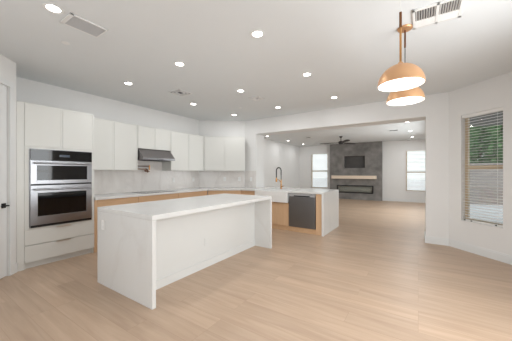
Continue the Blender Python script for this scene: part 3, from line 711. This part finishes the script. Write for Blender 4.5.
for (x0, x1, y, lb) in ((-3.98, -3.72, 9.84, 'small dark slot vent in the living room ceiling left of the fan'), (-.86, -.58, 9.78, 'small dark slot vent in the living room ceiling right of the fan')):
    t = thing('ceiling_vent', lb, 'vent', ((x0 + x1) / 2, y, CEIL))
    obj('vent_frame', MB().box(x0, x1, y - .10, y - .085, CEIL - .012, CEIL - .001).box(x0, x1, y + .085, y + .10, CEIL - .012, CEIL - .001).box(x0, x0 + .015, y - .1, y + .1, CEIL - .012, CEIL - .001).box(x1 - .015, x1, y - .1, y + .1, CEIL - .012, CEIL - .001), WHT, t)
    obj('duct_opening', MB().box(x0 + .01, x1 - .01, y - .09, y + .09, CEIL - .004, CEIL - .001), VENTD, t)
for x, y, lb in ((-3.33, 1.15, 'small flat white sprinkler cover near the long ceiling vent'), (-3.38, 4.48, 'small flat white sprinkler cover near the corner lights before the beam')):
    tag(obj('sprinkler_cover', MB().lathe([(0, -.006), (.035, -.006), (.042, -.003), (.042, -.001), (0, -.001)], (x, y, CEIL), 24), WHT, smooth=True), lb, 'sprinkler')

# ================================================================ pendants
def pendant(x, y, rimz, label, style):
    t = thing('pendant_lamp', label, 'pendant lamp', (x, y, rimz), 'copper dome pendants')
    R, th = .169, .003; prof = []
    for k in range(15): a = PI / 2 * k / 14; prof.append((R * math.cos(a), R * .98 * math.sin(a)))
    obj('dome_shade', MB().lathe(prof + [((R - th) * math.cos(PI / 2 * k / 14), (R * .98 - th) * math.sin(PI / 2 * k / 14)) for k in range(14, -1, -1)], (x, y, rimz), 48, True), DOME, t, smooth=True)
    ins = [((R - th - .001) * math.cos(PI / 2 * k / 14), (R * .98 - th - .001) * math.sin(PI / 2 * k / 14)) for k in range(15)]
    obj('shade_lining', MB().lathe(ins, (x, y, rimz), 48), WHT, t, 'white inner lining', smooth=True)
    obj('diffuser', MB().lathe([(0, .012), (R - .008, .012), (R - .008, .018), (0, .018)], (x, y, rimz), 48), PENDE, t, 'glowing white diffuser')
    top = rimz + R * .98
    obj('collar', MB().lathe([(0, .018), (.016, .018), (.024, .004), (.03, -.004), (0, -.004)], (x, y, top), 24), DOME, t, smooth=True)
    if style == 0:
        obj('stem', MB().tube([(x, y, top), (x, y, 2.52)], .0085), BRASS, t, smooth=True)
        obj('stem_sleeve', MB().tube([(x, y, 2.51), (x, y, 2.635)], .010), BRASSD, t, 'dark brown upper sleeve', smooth=True)
        obj('cord', MB().tube([(x, y, 2.63), (x, y, CEIL - .02)], .0015, 6), WHT, t)
    else:
        obj('stem', MB().tube([(x, y, 2.60), (x, y, CEIL - .02)], .0085), BRASSD, t, smooth=True)
        obj('cord', MB().tube([(x, y, top), (x, y, 2.61)], .0035, 8), BLACK, t, 'thin dark cord')
    obj('ceiling_canopy', MB().lathe([(0, 0), (.068, 0), (.070, -.006), (.062, -.018), (.02, -.026), (0, -.026)], (x, y, CEIL - .0005), 32), DOME, t, smooth=True)
    light('pendant_bulb', 'AREA', (x, y, rimz + .008), (0, 0, 0), 3.2, (1, .98, .96), shape='DISK', size=.28)
pendant(-.120, 2.32, 2.045, 'nearer, larger-looking copper dome pendant lamp beside the ceiling vent', 0)
pendant(-.112, 2.92, 2.055, 'farther copper dome pendant lamp, partly hidden behind the nearer dome', 1)

# ================================================================ outdoors
struct('ground', MB().box(-30, 40, -20, 60, -.22, -.12), CONC)
o = obj('garden_wall', MB().box(1.2, 12, 15.0, 15.2, -.12, 1.70).box(1.2, 12, 14.98, 15.22, 1.70, 1.76), BLOCK); tag(o, 'grey block garden wall seen through the blind of the right window', 'garden wall')
t = thing('patio_cover', 'dark patio cover outside the right-hand window', 'patio cover', (4.5, 7.2, -.12))
obj('roof_slab', MB().poly([(.68, 5.97), (1.32, 5.97), (2.0, 4.9), (7, 4.9), (7, 9.2), (.68, 9.2)], 2.62, 2.76), EAVE, t)
for x, y in ((6.8, 9.0), (6.8, 4.8)): obj('post', MB().box(x - .08, x + .08, y - .08, y + .08, -.12, 2.62, .01), STUC, t)
def shrub(x, y, h, r, label):
    t = thing('garden_shrub', label, 'shrub', (x, y, -.12), 'shrubs behind the garden wall')
    m = MB(); tr = MB().tube([(x, y, -.12), (x + .05, y, h * .6)], [.07, .04], 8)
    b = m.bm
    for i in range(3200):
        a, q, zz = random.random() * 2 * PI, random.random() ** .5 * r, random.random()
        rr = q * (math.sin(PI * (.12 + .8 * zz))) ** .3
        c = Vector((x + rr * math.cos(a), y + rr * math.sin(a), .5 + zz * (h - .5)))
        n = Vector((random.uniform(-1, 1), random.uniform(-1, 1), random.uniform(-.4, 1))).normalized(); u = n.orthogonal().normalized(); v = n.cross(u); s = .09 + random.random() * .08
        b.faces.new([b.verts.new(c + u * s), b.verts.new(c + v * s * .5), b.verts.new(c - u * s), b.verts.new(c - v * s * .5)])
    obj('foliage', m, LEAF, t); obj('stem', tr, BARK, t)
shrub(1.75, 16.3, 4.6, .70, 'dense green shrub behind the garden wall, left one seen through the right window')
shrub(3.42, 16.3, 4.4, .70, 'dense green shrub behind the garden wall, right one seen through the right window')
shrub(2.85, 18.3, 5.2, .95, 'tall dense green shrub standing farther back between two garden shrubs')
shrub(5.1, 16.3, 4.4, .70, 'dense green shrub behind the garden wall, hidden past the right window edge')
